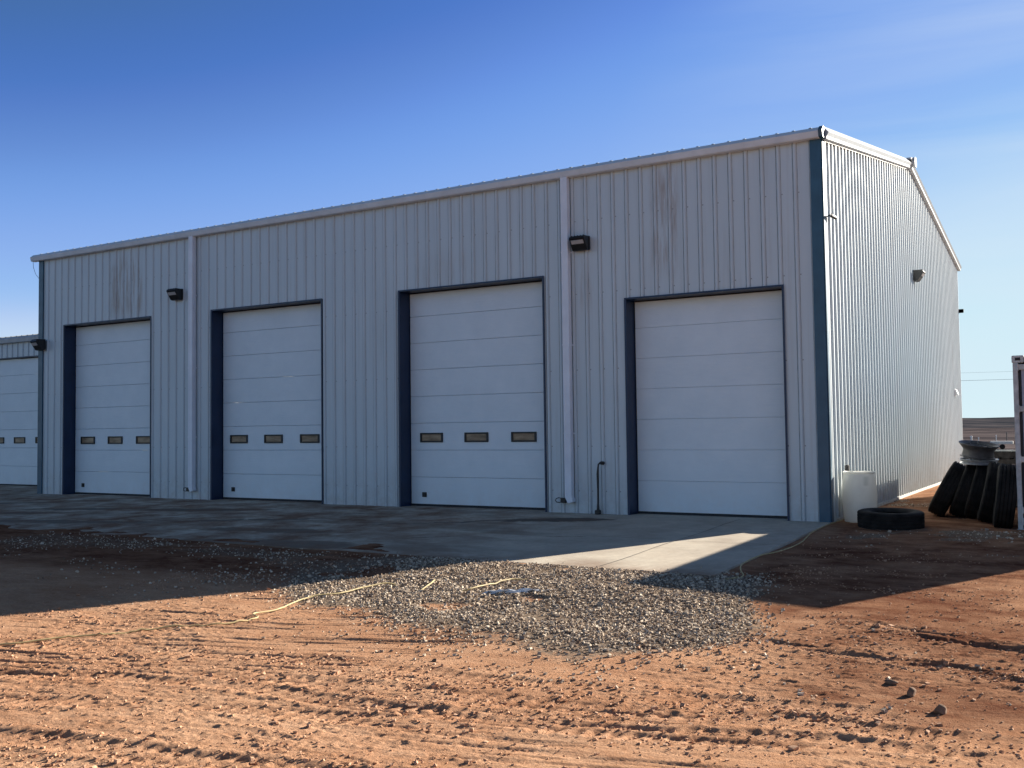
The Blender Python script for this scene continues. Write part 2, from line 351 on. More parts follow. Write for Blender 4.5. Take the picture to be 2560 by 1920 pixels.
# ---------------------------------------------------------------- noise for the terrain
def vhash(ix, iy, seed):
    h = (ix.astype(np.int64)*374761393+iy.astype(np.int64)*668265263+seed*974634777) & 0xffffffff
    h = ((h ^ (h >> 13))*1274126177) & 0xffffffff
    return ((h ^ (h >> 16)) & 0xffffff)/float(0xffffff)
def vnoise(x, y, seed=0):
    ix = np.floor(x); iy = np.floor(y); fx = x-ix; fy = y-iy
    fx = fx*fx*fx*(fx*(fx*6-15)+10); fy = fy*fy*fy*(fy*(fy*6-15)+10)
    a = vhash(ix, iy, seed); b = vhash(ix+1, iy, seed); c = vhash(ix, iy+1, seed); d = vhash(ix+1, iy+1, seed)
    return (a*(1-fx)+b*fx)*(1-fy)+(c*(1-fx)+d*fx)*fy
def fbm(x, y, seed=0, o=4, gain=.5):
    s = 0; a = 1; t = 0
    for i in range(o):
        s = s+a*vnoise(x*(2**i)+i*17.3, y*(2**i)-i*9.1, seed+i); t += a; a *= gain
    return s/t-.5
def sstep(a, b, x):
    t = np.clip((x-a)/(b-a), 0, 1); return t*t*(3-2*t)
def pseg(x, y, pts):
    """distance to a polyline, signed side and arc length"""
    best = np.full(np.shape(x), 1e9); sg = np.zeros(np.shape(x)); al = np.zeros(np.shape(x)); acc = 0
    for (ax, ay), (bx, by) in zip(pts[:-1], pts[1:]):
        dx, dy = bx-ax, by-ay; l = math.hypot(dx, dy)
        t = np.clip(((x-ax)*dx+(y-ay)*dy)/l**2, 0, 1)
        d = np.hypot(x-ax-t*dx, y-ay-t*dy); s = np.sign((x-ax)*dy-(y-ay)*dx)
        m = d < best; best = np.where(m, d, best); sg = np.where(m, s, sg); al = np.where(m, acc+t*l, al); acc += l
    return best, sg, al
def inpoly(x, y, P):
    ins = np.zeros(np.shape(x), bool); n = len(P)
    for i in range(n):
        x0, y0 = P[i]; x1, y1 = P[(i+1) % n]
        c = ((y0 > y) != (y1 > y)) & (x < (x1-x0)*(y-y0)/((y1-y0) or 1e-9)+x0); ins ^= c
    return ins
def soft_poly(x, y, P, soft):
    d, _, _ = pseg(x, y, list(P)+[P[0]]); ins = inpoly(x, y, P)
    return sstep(-soft, soft, np.where(ins, d, -d))

SLAB_Y = -6.1
GRAVEL = [(-13.5, -8.2), (-11.59, -8.19), (-8.62, -7.5), (-6.12, -7.95), (-4.59, -8.99), (-3.43, -9.54), (-2.5, -9.9), (-1.79, -10.14), (-.5, -10.3),
          (.35, -10.55), (.76, -10.2), (1.22, -9.82), (1.51, -9.3), (1.19, -8.02), (.75, -6.5), (.4, -5.85), (-.5, -6.0), (-3.3, -5.95), (-5, -6.1), (-13.5, -6.2)]
GRAVEL_R = [(.5, -1.9), (1.29, -3.3), (2.14, -3.4), (3.4, -3.0), (4.5, -2.2), (3.4, -.3), (1.63, .2), (.9, -.6)]
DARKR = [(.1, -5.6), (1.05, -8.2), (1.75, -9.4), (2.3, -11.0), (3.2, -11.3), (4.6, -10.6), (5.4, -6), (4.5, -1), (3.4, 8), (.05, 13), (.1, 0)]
TRACKS = [  # polyline, width, depth, lug spacing
    ([(-4.5, -14.7), (-1.87, -14.27), (-.97, -14.14), (-.43, -14.05), (.13, -13.91), (1.4, -13.5), (4.2, -12.6)], .26, .022, .14),
    ([(-6, -13.9), (-3.32, -13.18), (-2.66, -12.95), (-2.1, -12.78), (-1.52, -12.65), (-.28, -12.61), (1.2, -12.3), (3.5, -11.6)], .24, .018, .13),
    ([(-3.2, -13.9), (-.9, -13.13), (-.05, -12.89), (.71, -12.55), (2.6, -12.0)], .22, .015, .12),
    ([(-3, -12.6), (-.89, -12.30), (-.06, -12.15), (1.48, -11.75), (2.33, -11.5), (4.6, -11.2)], .3, .016, .15),
    ([(-5.5, -12.9), (-3.2, -12.1), (-1.4, -11.7), (.6, -11.5), (3.0, -11.0)], .25, .012, .12),
    ([(1.89, -7.92), (2.5, -8.17), (3.12, -8.36), (3.64, -8.61), (5.5, -9.4)], .30, .035, 2.5),
    ([(1.2, -9.0), (2.3, -9.4), (3.2, -9.5), (4.6, -10.1)], .22, .02, .7),
    ([(-2.0, -15.3), (.2, -14.7), (2.2, -13.9), (4.5, -13.0)], .2, .015, .12),
]
def slab_z(y): return .022*np.minimum(y, 0)
def ground(x, y):
    """height, gravel, dark, far"""
    r = np.hypot(x, y+8)
    base = np.where(y < 0, -.022*np.minimum(-y, 9.), 0.)
    base = base-.03*sstep(-1.5, 1.0, x)*sstep(2, -3, y)
    near = sstep(40, 22, r)
    th = R(17); c, s = math.cos(th), math.sin(th); u = x*c+y*s; v = -x*s+y*c
    h = base+.07*fbm(x*.35, y*.35, 3, 3)*near
    tex = .020*fbm(u*1.2, v*4.2, 11, 4, .6)+.016*fbm(u*5, v*15, 21, 3, .65)
    rough = sstep(-.25, .3, fbm(x*.55, y*.55, 77, 3)*1.6)
    clod = np.clip(fbm(u*16, v*30, 31, 3, .7)-.06, 0, 1)
    tex = tex*(.22+.80*rough)+.05*clod*(.05+1.0*rough)
    lit = sstep(-8.2, -9.2, y)
    wx = x+.9*fbm(x*.8, y*.8, 101, 4, .6); wy = y+.8*fbm(x*.8, y*.8, 111, 4, .6)
    g = soft_poly(np.where(y < -6.6, wx, x), np.where(y < -6.6, wy, y), GRAVEL, .55)*(1-.55*sstep(-3.6, -5.4, x))*(1-.75*sstep(.10, .24, fbm(x*.9, y*1.3, 121, 3)))
    g = np.maximum(g, .45*soft_poly(x, y, [(.05, 2.2), (1.1, 3.2), (1.3, 13), (.05, 14)], .3)*sstep(-.15, .1, fbm(x*2, y*1.3, 231, 3)))
    g = np.maximum(g, .6*soft_poly(x, y, GRAVEL_R, .35)*sstep(-.12, .2, fbm(x*1.3, y*1.3, 131, 4)))
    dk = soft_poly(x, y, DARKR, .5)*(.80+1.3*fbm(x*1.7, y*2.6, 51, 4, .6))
    dk = np.maximum(dk, sstep(-9.6, -8.2, y+1.2*fbm(x*.5, y*.9, 53, 3))*sstep(-2.6, -4.4, x)*(.95+.5*fbm(x*1.7, y*2.6, 54, 4, .6)))  # left-front patch: the building's shade painted into the soil as darker red
    ux = x+.10*fbm(x*1.9, y*1.9, 141, 3); uy = y+.14*fbm(x*1.9, y*1.9, 151, 3)
    for pts, wd, dep, lug in TRACKS:
        d, sg, al = pseg(ux, uy, pts)
        brk = sstep(-.30, .02, fbm(al*.9+dep*900, d*4, 161, 3))*sstep(0, .5, al)
        m = sstep(wd*.75, wd*.35, d)*brk; edge = np.exp(-((d-wd*.62)/(.22*wd))**2)*brk
        nz = .5+1.2*(fbm(al*1.7, sg*d*3, 91, 2)+.35)
        bars = sstep(-.1, .5, np.sin(2*math.pi*(al/lug)+sg*d*18+3*fbm(al*2, sg*d*6, 171, 2))+1.6*fbm(x*24, y*24, 181, 2))
        tex = tex*(1-.5*m)+m*(-dep+dep*.95*bars*nz*.8)+edge*dep*.55*nz
        dk = np.maximum(dk, m*.28*(1-bars))
    stk = np.clip(fbm(u*.8, v*17, 191, 3, .6)-.04, 0, 1)*sstep(-.1, .2, fbm(x*.5, y*.5, 201, 2))
    tex = tex-.075*stk*sstep(-8.3, -9.6, y)
    tex = tex*(1-.6*g)
    h = h+tex*sstep(60, 15, r)*(.35+.65*np.where(x > .1, 1, sstep(-6.2, -7.5, y)))
    # spilled gravel bank
    h = h+.05*g*(.6+1.2*fbm(x*.9, y*.9, 61, 3))*sstep(-6.0, -7.5, y)
    # below the slab, then washed up over its edge on the left
    inside = (x < .02) & (x > -31)
    sl = slab_z(y)
    wash = sstep(SLAB_Y-.35, SLAB_Y+.5, y+.25*fbm(x*.8, y*.8, 5, 3)*sstep(-3, -6, x)+.10*fbm(x*5, y*5, 9, 2))
    tgt = sl-.055+(.05+.014*sstep(-3.4, -6, x))*(1-sstep(SLAB_Y-.3, SLAB_Y+.45, y-3.4*fbm(x*.7, y*.9, 15, 5, .6)*sstep(-3.4, -6, x)))
    h = np.where(inside & (y > SLAB_Y-1.2) & (y < 3), h*(1-wash)+tgt*wash, h)
    h = np.where(inside & (y > -4.0), np.minimum(h, sl-.03), h)
    h = np.where((x >= .02) & (x < .5) & (y > SLAB_Y) & (y < 0), np.minimum(h, sl-.02-.02*sstep(.02, .3, x)), h)
    h = np.where((x >= .02) & (y >= 0), np.minimum(h, h*sstep(0, .7, x)-.0*x)-.02, h)
    far = sstep(20, 36, r)
    h = h-4.0*sstep(90, 600, r)+far*sstep(60, 400, r)*2.0*fbm(x*.012, y*.012, 41, 4)
    return h, g, np.clip(dk, 0, 1), far
def hz(x, y): return float(ground(np.array([float(x)]), np.array([float(y)]))[0][0])

def graded(lo, hi, step, far, near_step2, lo2, hi2):
    core = np.arange(lo, hi, step); a = [core[-1]]; st = step
    out = list(core); 
    x = core[-1]; st = step
    while x < far:
        st = max(step, min(near_step2 if x < hi2 else 1e9, st*1.07)); x += st; out.append(x)
    x = core[0]; st = step; pre = []
    while x > -far:
        st = max(step, min(near_step2 if x > lo2 else 1e9, st*1.07)); x -= st; pre.append(x)
    return np.array(pre[::-1]+out)
def np_mesh(name, co, quads, mat, attrs={}, smooth=True, parent=None):
    me = bpy.data.meshes.new(name); nv = len(co); nf = len(quads); k = quads.shape[1]
    me.vertices.add(nv); me.vertices.foreach_set('co', co.astype(np.float32).ravel())
    me.loops.add(nf*k); me.loops.foreach_set('vertex_index', quads.astype(np.int32).ravel())
    me.polygons.add(nf); me.polygons.foreach_set('loop_start', np.arange(0, nf*k, k, dtype=np.int32))
    me.update(calc_edges=True)
    me.polygons.foreach_set('use_smooth', np.full(nf, smooth))
    for an, av in attrs.items():
        a = me.attributes.new(an, 'FLOAT', 'POINT'); a.data.foreach_set('value', av.astype(np.float32).ravel())
    me.materials.append(mat); me.update()
    o = bpy.data.objects.new(name, me); COL.objects.link(o)
    if parent: o.parent = parent
    return o
def grid_faces(nx, ny):
    i = np.arange(nx*ny).reshape(ny, nx)
    return np.stack([i[:-1, :-1].ravel(), i[:-1, 1:].ravel(), i[1:, 1:].ravel(), i[1:, :-1].ravel()], 1)

xs = graded(-4.9, 4.6, .015, 5200, .12, -16, 9)
ys = graded(-15.2, -8.2, .015, 5200, .07, -17, 4)
X, Y = np.meshgrid(xs, ys)
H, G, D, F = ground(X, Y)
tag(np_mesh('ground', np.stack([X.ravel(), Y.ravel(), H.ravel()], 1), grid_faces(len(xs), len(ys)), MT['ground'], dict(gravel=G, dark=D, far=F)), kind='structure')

# far hills: a long low ridge beyond the plain
th = np.radians(np.arange(-80, 60, .25)); rr = np.concatenate([np.linspace(500, 2600, 60), [3000, 3600]])
T, RR = np.meshgrid(th, rr)
HX = RR*np.sin(T); HY = RR*np.cos(T)
prof = sstep(500, 2500, RR)
HZ = -11+prof*(24+9*fbm(T*9+3, RR*.0006, 71, 3)+0*RR)+10*fbm(HX*.004, HY*.004, 72, 4)*sstep(500, 900, RR)*sstep(2600, 1800, RR)
HZ = np.where(RR > 2700, HZ-30*sstep(2600, 3600, RR), HZ)
def hill_mat():
    m, N, L, bs = newmat('dry_hillside')
    n = noise(N, L, .006, 8, .72, (1, 1.2, 6)); r = ramp(N, .42, .58, (.028, .032, .040, 1), (.085, .078, .082, 1)); L.new(n.outputs[0], r.inputs[0])
    n2 = noise(N, L, .02, 5, .7); r2 = ramp(N, .5, .65); L.new(n2.outputs[0], r2.inputs[0])
    L.new(mix(N, L, math_(N, L, 'MULTIPLY', r2.outputs[0], .6), r.outputs[0], (.030, .034, .042)), bs.inputs['Base Color']); bs.inputs['Roughness'].default_value = 1
    bs.inputs['Specular IOR Level'].default_value = .0
    return m
tag(np_mesh('hills', np.stack([HX.ravel(), HY.ravel(), HZ.ravel()], 1), grid_faces(len(th), len(rr)), hill_mat()), kind='structure')

# ---------------------------------------------------------------- concrete apron
def slab():
    sx = np.concatenate([np.arange(-31, -22.79, .5), np.arange(-22.79, .03, .19)]); sx[-1] = .02
    sy = np.concatenate([[SLAB_Y-.004, SLAB_Y], np.arange(SLAB_Y+.05, .0, .25), [0.0, .38]])
    X, Y = np.meshgrid(sx, sy)
    Z = slab_z(Y)+.006*fbm(X*.6, Y*.6, 8, 3)*sstep(-.1, -1, Y)
    Xo = X+np.where((X > 0), .015*fbm(Y*3, Y*0+1, 19, 3), 0)
    Yo = Y+np.where(Y < SLAB_Y+.02, .03*fbm(X*2, X*0, 29, 3), 0)
    Z[0, :] = -.35
    co = np.stack([Xo.ravel(), Yo.ravel(), Z.ravel()], 1)
    f = grid_faces(len(sx), len(sy))
    # right side skirt
    n0 = len(co); nx = len(sx); ny = len(sy)
    edge = np.arange(ny)*nx+nx-1; low = co[edge].copy(); low[:, 2] = -.35
    co = np.vstack([co, low]); j = np.arange(ny-1)
    f = np.vstack([f, np.stack([edge[j], n0+j, n0+j+1, edge[j+1]], 1)])
    o = np_mesh('concrete_apron', co, f, MT['concrete'], smooth=True)
    o.data.set_sharp_from_angle(angle=R(30)); return o
tag(slab(), kind='structure')
b = MB(); b.box(-31, -22.86, .385, 2.62, -.3, -.002)
tag(b.build('concrete_pad', MT['concrete']), kind='structure')
b = MB()   # saw-cut joints, thin dark lines just proud of the slab
for x0 in (-1.6, -7.6, -13.5, -19.0):
    pts = [(x0+.02*math.sin(y_*2.1)-.0*y_, y_, float(slab_z(y_))+.004) for y_ in np.linspace(-.1, -6.0, 24)]
    for p, q in zip(pts[:-1], pts[1:]): b.quad((p[0]-.006, p[1], p[2]+.0035), (p[0]+.006, p[1], p[2]+.0035), (q[0]+.006, q[1], q[2]+.0035), (q[0]-.006, q[1], q[2]+.0035))
for y0 in (-3.2,):
    pts = [(x_, y0+.015*math.sin(x_*3), float(slab_z(y0))+.004) for x_ in np.linspace(-22, -.1, 80)]
    for p, q in zip(pts[:-1], pts[1:]): b.quad((p[0], p[1]-.006, p[2]+.0035), (q[0], q[1]-.006, q[2]+.0035), (q[0], q[1]+.006, q[2]+.0035), (p[0], p[1]+.006, p[2]+.0035))
JM = simple('joint_filler', (.12, .10, .085), .9)
tag(b.build('concrete_joints', JM), kind='structure')

# ---------------------------------------------------------------- scattered stones
def stones(name, px, py, size, mat, seed, sink=.25, flat=.65, tilt=.45):
    rng = np.random.default_rng(seed); n = len(px)
    cube = np.array([(-1,-1,-1),(1,-1,-1),(1,1,-1),(-1,1,-1),(-1,-1,1),(1,-1,1),(1,1,1),(-1,1,1)], float)*.5
    v = cube[None]*(1+rng.uniform(-.45, .25, (n, 8, 3)))
    v *= np.stack([size*rng.uniform(.7, 1.35, n), size*rng.uniform(.6, 1.0, n), size*rng.uniform(flat*.7, flat*1.15, n)], 1)[:, None, :]
    a = rng.uniform(0, 2*np.pi, n); tl = rng.normal(0, tilt, n)
    ct, st = np.cos(tl)[:, None], np.sin(tl)[:, None]; y = v[..., 1]*ct-v[..., 2]*st; z = v[..., 1]*st+v[..., 2]*ct; x = v[..., 0]
    ca, sa = np.cos(a)[:, None], np.sin(a)[:, None]
    hh = ground(px, py)[0]
    hh = np.maximum(hh, np.where((px < .02) & (py > SLAB_Y) & (px > -31), slab_z(py), -99))
    co = np.stack([x*ca-y*sa+px[:, None], x*sa+y*ca+py[:, None], z+(hh+size*(.5*flat-sink))[:, None]], 2).reshape(-1, 3)
    q = np.array([(0,3,2,1),(4,5,6,7),(0,1,5,4),(1,2,6,5),(2,3,7,6),(3,0,4,7)])
    f = (q[None]+8*np.arange(n)[:, None, None]).reshape(-1, 4)
    tone = np.repeat(rng.beta(1.2, 1.7, n), 8)
    return np_mesh(name, co, f, mat, dict(tone=tone), smooth=False)
rng = np.random.default_rng(4)
def scatter(n, x0, x1, y0, y1, dens):
    x = rng.uniform(x0, x1, n); y = rng.uniform(y0, y1, n); k = rng.uniform(0, 1, n) < dens(x, y); return x[k], y[k]
def gden(x, y):
    g = ground(x, y)[1]; m = fbm(x*1.5, y*1.5, 13, 3)
    spill = .15*sstep(-.2, .25, fbm(x*1.2, y*1.2, 241, 3))*np.exp(-np.minimum(pseg(x, y, GRAVEL)[0], 5)**2/1.3)*sstep(-8.0, -9, y)
    return np.clip(g**1.5*(.80+1.8*m)*np.where(x < -4.5, .30, 1)*np.where((y > SLAB_Y) & (x < .02), .04, 1)*np.where((x < .06) & (y > -.1), 0, 1)*np.where((x > .45) & (y > -4), .22, 1), 0, 1)+spill
sx1, sy1 = scatter(420000, -13, 4.5, -11.4, 7.5, gden)
tag(stones('gravel', sx1, sy1, rng.gamma(4, .0029, len(sx1))+.0065, MT['gravel'], 5, .12, .8, 1.2), label='loose grey crushed stone spread in front of the concrete apron', cat='gravel', kind='stuff')
def cden(x, y):
    f_ = sstep(-.12, .35, fbm(x*.9, y*1.6, 23, 4, .6)); t = np.zeros_like(x)
    for pts, wd, dep, lug in TRACKS: t = np.maximum(t, np.exp(-((pseg(x, y, pts)[0]-wd*.5)/.16)**2))
    g = ground(x, y)[1]
    return np.clip(.04+.8*f_*f_+.35*t, 0, 1)*(1-.9*g)*np.where((x < .02) & (y > -6.3), 0, 1)
cx_, cy_ = scatter(150000, -6.5, 5.2, -15.4, -.5, lambda x, y: cden(x, y)*sstep(0, -9, y)*np.where(y < -9.5, 1, .7))
sz = rng.gamma(1.3, .0052, len(cx_))+.005
tag(stones('soil_clods', cx_, cy_, np.minimum(sz, .055), MT['clod'], 6, .22, .7), label='crumbled red soil clods strewn over the yard', cat='soil clods', kind='stuff')

# ---------------------------------------------------------------- sheet-metal walls
def rib_profile(a, b, pitch, ph, base=.078, top=.034, h=.034, minor=True, groove=False):
    """list of (t, out) from a to b"""
    pts = [(a, 0)]; k = math.floor((a-ph)/pitch)
    while ph+k*pitch < b+pitch:
        c = ph+k*pitch
        l = [(c-base/2, 0), (c-top/2, h), (c+top/2, h), (c+base/2, 0)]
        if groove: l = [(c-base/2-.013, 0), (c-base/2-.007, -.005), l[0], l[1], l[2], l[3], (c+base/2+.006, -.005), (c+base/2+.010, 0)]
        if minor:
            for d in (pitch*.36, pitch*.64): l += [(c+d-.014, 0), (c+d-.006, .004), (c+d+.006, .004), (c+d+.014, 0)]
        if l[0][0] > a+.005 and l[-1][0] < b-.005:
            pts += [p for p in l if a+.002 < p[0] < b-.002]
        k += 1
    pts.append((b, 0)); return pts
def front_wall(b, x0, x1, y, z0, z1, holes, pitch=.3048, ph=0, sgn=-1):
    cuts = sorted({h[0] for h in holes} | {h[1] for h in holes})
    P = rib_profile(x0, x1, pitch, ph, base=.072, top=.036, h=.030, groove=True, minor=False)
    xs_ = [p[0] for p in P]; ys_ = [p[1] for p in P]
    Q = sorted(set(P) | {(c, float(np.interp(c, xs_, ys_))) for c in cuts})
    for (xa, oa), (xb, ob) in zip(Q[:-1], Q[1:]):
        mid = (xa+xb)/2; lo = z0
        for h in holes:
            if h[0] <= mid <= h[1]: lo = h[2]
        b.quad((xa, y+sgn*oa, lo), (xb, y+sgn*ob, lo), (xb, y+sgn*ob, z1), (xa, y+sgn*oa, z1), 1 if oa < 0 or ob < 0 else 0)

LX, HE, DP, SLOPE = -22.80, 6.80, 18.24, .1590
RZ = HE+.08+SLOPE*DP/2
DOORS = [(-21.61, -17.88, 4.877, True), (-15.543, -11.803, 4.877, True), (-9.479, -5.736, 4.877, True), (-3.861, -.738, 4.267, False)]
shed = thing('metal_building', 'long pale corrugated metal workshop with four white overhead doors and blue trim', 'building')
b = MB(); front_wall(b, LX+.02, -.02, 0, 0, 6.9, DOORS, ph=-.16)
b.build('wall', [MT['wall'], MT['crease']], shed, recalc=False)
# gable wall with many ribs
def gable(b, x, sgn):
    P = rib_profile(.01, DP-.01, .285, .20, minor=False, groove=True, base=.058, top=.032, h=.037)
    for (ya, oa), (yb, ob) in zip(P[:-1], P[1:]):
        t = lambda y: HE+.06+SLOPE*(y if y < DP/2 else DP-y)
        b.quad((x+sgn*oa, ya, -.05), (x+sgn*ob, yb, -.05), (x+sgn*ob, yb, t(yb)), (x+sgn*oa, ya, t(ya)), 1 if oa < 0 or ob < 0 else 0)  # crease strips deepen the shaded stripes beside the ribs by colour
b = MB(); gable(b, 0, 1); b.build('wall', [MT['wall'], MT['crease']], shed, recalc=False)
b = MB(); gable(b, LX, -1); b.build('wall', [MT['wall'], MT['crease']], shed, recalc=False)
b = MB(); front_wall(b, LX+.02, -.02, DP, 0, 6.9, [], ph=.1, sgn=1); b.build('wall', MT['wall'], shed)
# base flashing along gable foot
b = MB(); b.prism([(.0, -.06), (.055, -.06), (.05, .03), (.0, .045)], .25, DP-.02, 'y'); b.build('base_trim', MT['cap'], shed)
# roof
b = MB()
P = rib_profile(LX-.12, .10, .3048, -.16, minor=False, base=.10, top=.04, h=.054)
ye = -.06
for (xa, oa), (xb, ob) in zip(P[:-1], P[1:]):
    z_e = HE+.225; z_r = z_e+SLOPE*(DP/2+.06)
    b.quad((xa, ye, z_e+oa), (xb, ye, z_e+ob), (xb, DP/2, z_r+ob), (xa, DP/2, z_r+oa))
    b.quad((xa, DP/2, z_r+oa), (xb, DP/2, z_r+ob), (xb, DP-ye, z_e+ob), (xa, DP-ye, z_e+oa))
roof = b.build('roof', MT['roof'], shed)
b = MB(); zr = HE+.225+SLOPE*(DP/2+.06)
b.prism([(DP/2-.28, zr+.0), (DP/2-.27, zr+.045), (DP/2, zr+.075), (DP/2+.27, zr+.045), (DP/2+.28, zr+.0), (DP/2, zr+.03)], LX-.14, .15, 'x')
b.build('ridge_cap', MT['white'], roof)
# gutter on the front eave, and its two end caps
gp = [(-.012, 7.035), (-.10, 7.055), (-.195, 6.975), (-.165, 6.875), (-.15, 6.86), (-.012, 6.86)]
b = MB(); b.prism(gp, LX-.22, .012, 'x')
g_ = b.build('gutter', MT['gutter'], shed)
b = MB(); b.prism([(-.005, 7.06), (-.10, 7.07), (-.205, 6.98), (-.17, 6.87), (-.005, 6.85)], .012, .085, 'x'); b.build('end_cap', MT['trim'], g_)
b = MB(); b.tube([(LX-.21, -.1, 6.87), (LX-.19, -.1, 6.7), (LX-.12, -.08, 6.5), (LX-.01, -.02, 6.33)], .006, 5); b.build('loose_wire', MT['seal'], shed)
# rake trims up both slopes of the right gable
def rake(y0, y1, z0, z1):
    b = MB()
    pr = [(.036, .0), (.05, -.012), (.115, .0), (.12, .05), (.155, .115), (.04, .245), (.0, .23), (.0, .0)]
    n = len(pr); vs = [(x, y0, z0+z) for x, z in pr]+[(x, y1, z1+z) for x, z in pr]
    b.add(vs, [(i, (i+1) % n, n+(i+1) % n, n+i) for i in range(n)]+[tuple(range(n))[::-1], tuple(range(n, 2*n))])
    return b
zk = HE+.055
rake(-.0, DP/2-.02, zk, zk+SLOPE*DP/2).build('rake_trim', MT['white'], shed)
rake(DP/2+.02, DP+.12, zk+SLOPE*DP/2, zk-.02).build('rake_trim', MT['white'], shed)
b = MB(); vs = []
b.box(.038, .052, .1, DP/2-.05, 0, .028)
b.v = [(x, y, z+zk-.034+SLOPE*y) for x, y, z in b.v]; b.build('rake_lip', MT['cap'], shed)
b = MB(); zt = zk+SLOPE*DP/2
b.prism([(DP/2-.10, zt+.03), (DP/2-.14, zt+.14), (DP/2-.10, zt+.25), (DP/2, zt+.28), (DP/2+.10, zt+.25), (DP/2+.14, zt+.14), (DP/2+.10, zt+.03)], .15, .215, 'x'); b.build('ridge_end_cap', MT['white'], shed)
# blue corner trims
def corner(x, s, wd):
    b = MB()
    b.prism([(x, -.044), (x-s*wd, -.044), (x-s*wd, -.02), (x-s*(wd-.012), -.008), (x, -.008)] if s > 0 else [(x-.0, -.044), (x+wd, -.044), (x+wd, -.008), (x, -.008)], -.0, 6.86, 'z')
    return b
b = corner(.015, 1, .195); b.prism([(.004, -.008), (.036, -.008), (.036, .11), (.004, .11)], 0.002, 6.855, 'z')
cr_ = b.build('corner_trim', MT['trim'], shed)
b = MB(); b.prism([(.0355, .11), (.0, .11), (.0, .17), (.03, .17)], .003, 6.854, 'z'); b.build('corner_trim', MT['wall'], shed)
b = corner(LX-.01, -1, .20); b.build('corner_trim', MT['trim'], shed)
# overhead doors
def overhead_door(parent, x0, x1, top, y, ywall, win, seam=.6096, nsec=None, z00=.05, handle=True, mat=None):
    w_ = x1-x0
    fr = MB()   # jambs and head of the opening, blue
    fr.box(x0-.012, x0+.012, ywall-.036, y+.03, 0, top+.012)
    fr.box(x1-.012, x1+.012, ywall-.036, y+.03, 0, top+.012)
    fr.box(x0+.012, x1-.012, ywall-.036, y+.03, top-.012, top+.012)
    fr.box(x1-.012, x1+.026, ywall-.044, ywall-.036, 0, top+.022)
    fr.box(x0-.03, x1-.012, ywall-.044, ywall-.036, top-.012, top+.022)
    fr.box(x0-.034, x0+.012, ywall-.0435, ywall-.036, 0, top-.013)
    fr.build('door_frame', MT['jamb'], parent)
    b = MB(); k = 0; z = z00; a, c = x0+.035, x1-.035
    while z < top-.05:
        z1 = min(z00+(k+1)*seam, top-.03)
        g, cf = (.004, .010) if win else (.0022, .007)
        # ship-lap section with chamfered edges
        pr = [(y+.03, z), (y+cf*.4, z), (y, z+cf*.8), (y, z1-cf), (y+cf*.8, z1-g-.001), (y+.03, z1-g)]
        b.prism(pr, a, c, 'x'); z = z1; k += 1
    d = b.build('garage_door', mat or MT['door'], parent)
    b = MB(); b.box(a, c, y+.002, y+.04, .004, z00); b.box(x0+.012, a, y+.006, y+.04, .004, top-.03); b.box(c, x1-.012, y+.006, y+.04, .004, top-.03); b.box(a, c, y-.004, y+.03, top-.03, top-.013)
    b.build('weather_seal', MT['seal'], d)
    if win:
        for off in (.61, 1.815, 3.02):
            cx = x0+off*w_/3.735; zc = 1.548; hw, hh = .31, .108
            f = MB()
            f.box(cx-hw, cx+hw, y-.026, y+.0, zc+hh-.036, zc+hh, bev=.004); f.box(cx-hw, cx+hw, y-.026, y+.0, zc-hh, zc-hh+.036, bev=.004)
            f.box(cx-hw, cx-hw+.042, y-.025, y+.0, zc-hh+.02, zc+hh-.02); f.box(cx+hw-.042, cx+hw, y-.025, y+.0, zc-hh+.02, zc+hh-.02)
            f.build('window_frame', MT['frame'], d)
            p = MB(); p.box(cx-hw+.03, cx+hw-.03, y-.0045, y-.0015, zc-hh+.026, zc+hh-.026); p.build('window_pane', MT['pane'], d)
    if handle:
        hm = MB(); hx = x0+.40
        hm.box(hx-.062, hx+.062, y-.02, y-.001, .205, .315, bev=.008); hm.box(hx-.035, hx+.035, y-.032, y-.02, .235, .285, bev=.006)
        hm.build('lift_handle', MT['black'], d)
    return d
for x0, x1, top, win in DOORS:
    overhead_door(shed, x0, x1, top, .335, 0, win, handle=win)
# torn weatherstrip hanging at the third door's top corner
b = MB(); zt = 4.86
pts = [(-5.80, .30, 4.84), (-5.86, .27, 4.72), (-5.80, .28, 4.62), (-5.77, .29, 4.45), (-5.76, .29, 4.2), (-5.79, .285, 4.15)]
for (p, q), wd in zip(zip(pts[:-1], pts[1:]), (.10, .06, .025, .02, .03)): b.box(min(p[0], q[0])-wd/2, max(p[0], q[0])+wd/2, p[1]-.004, p[1]+.004, min(p[2], q[2]), max(p[2], q[2]))
b.build('torn_weatherstrip', MT['white'], shed)
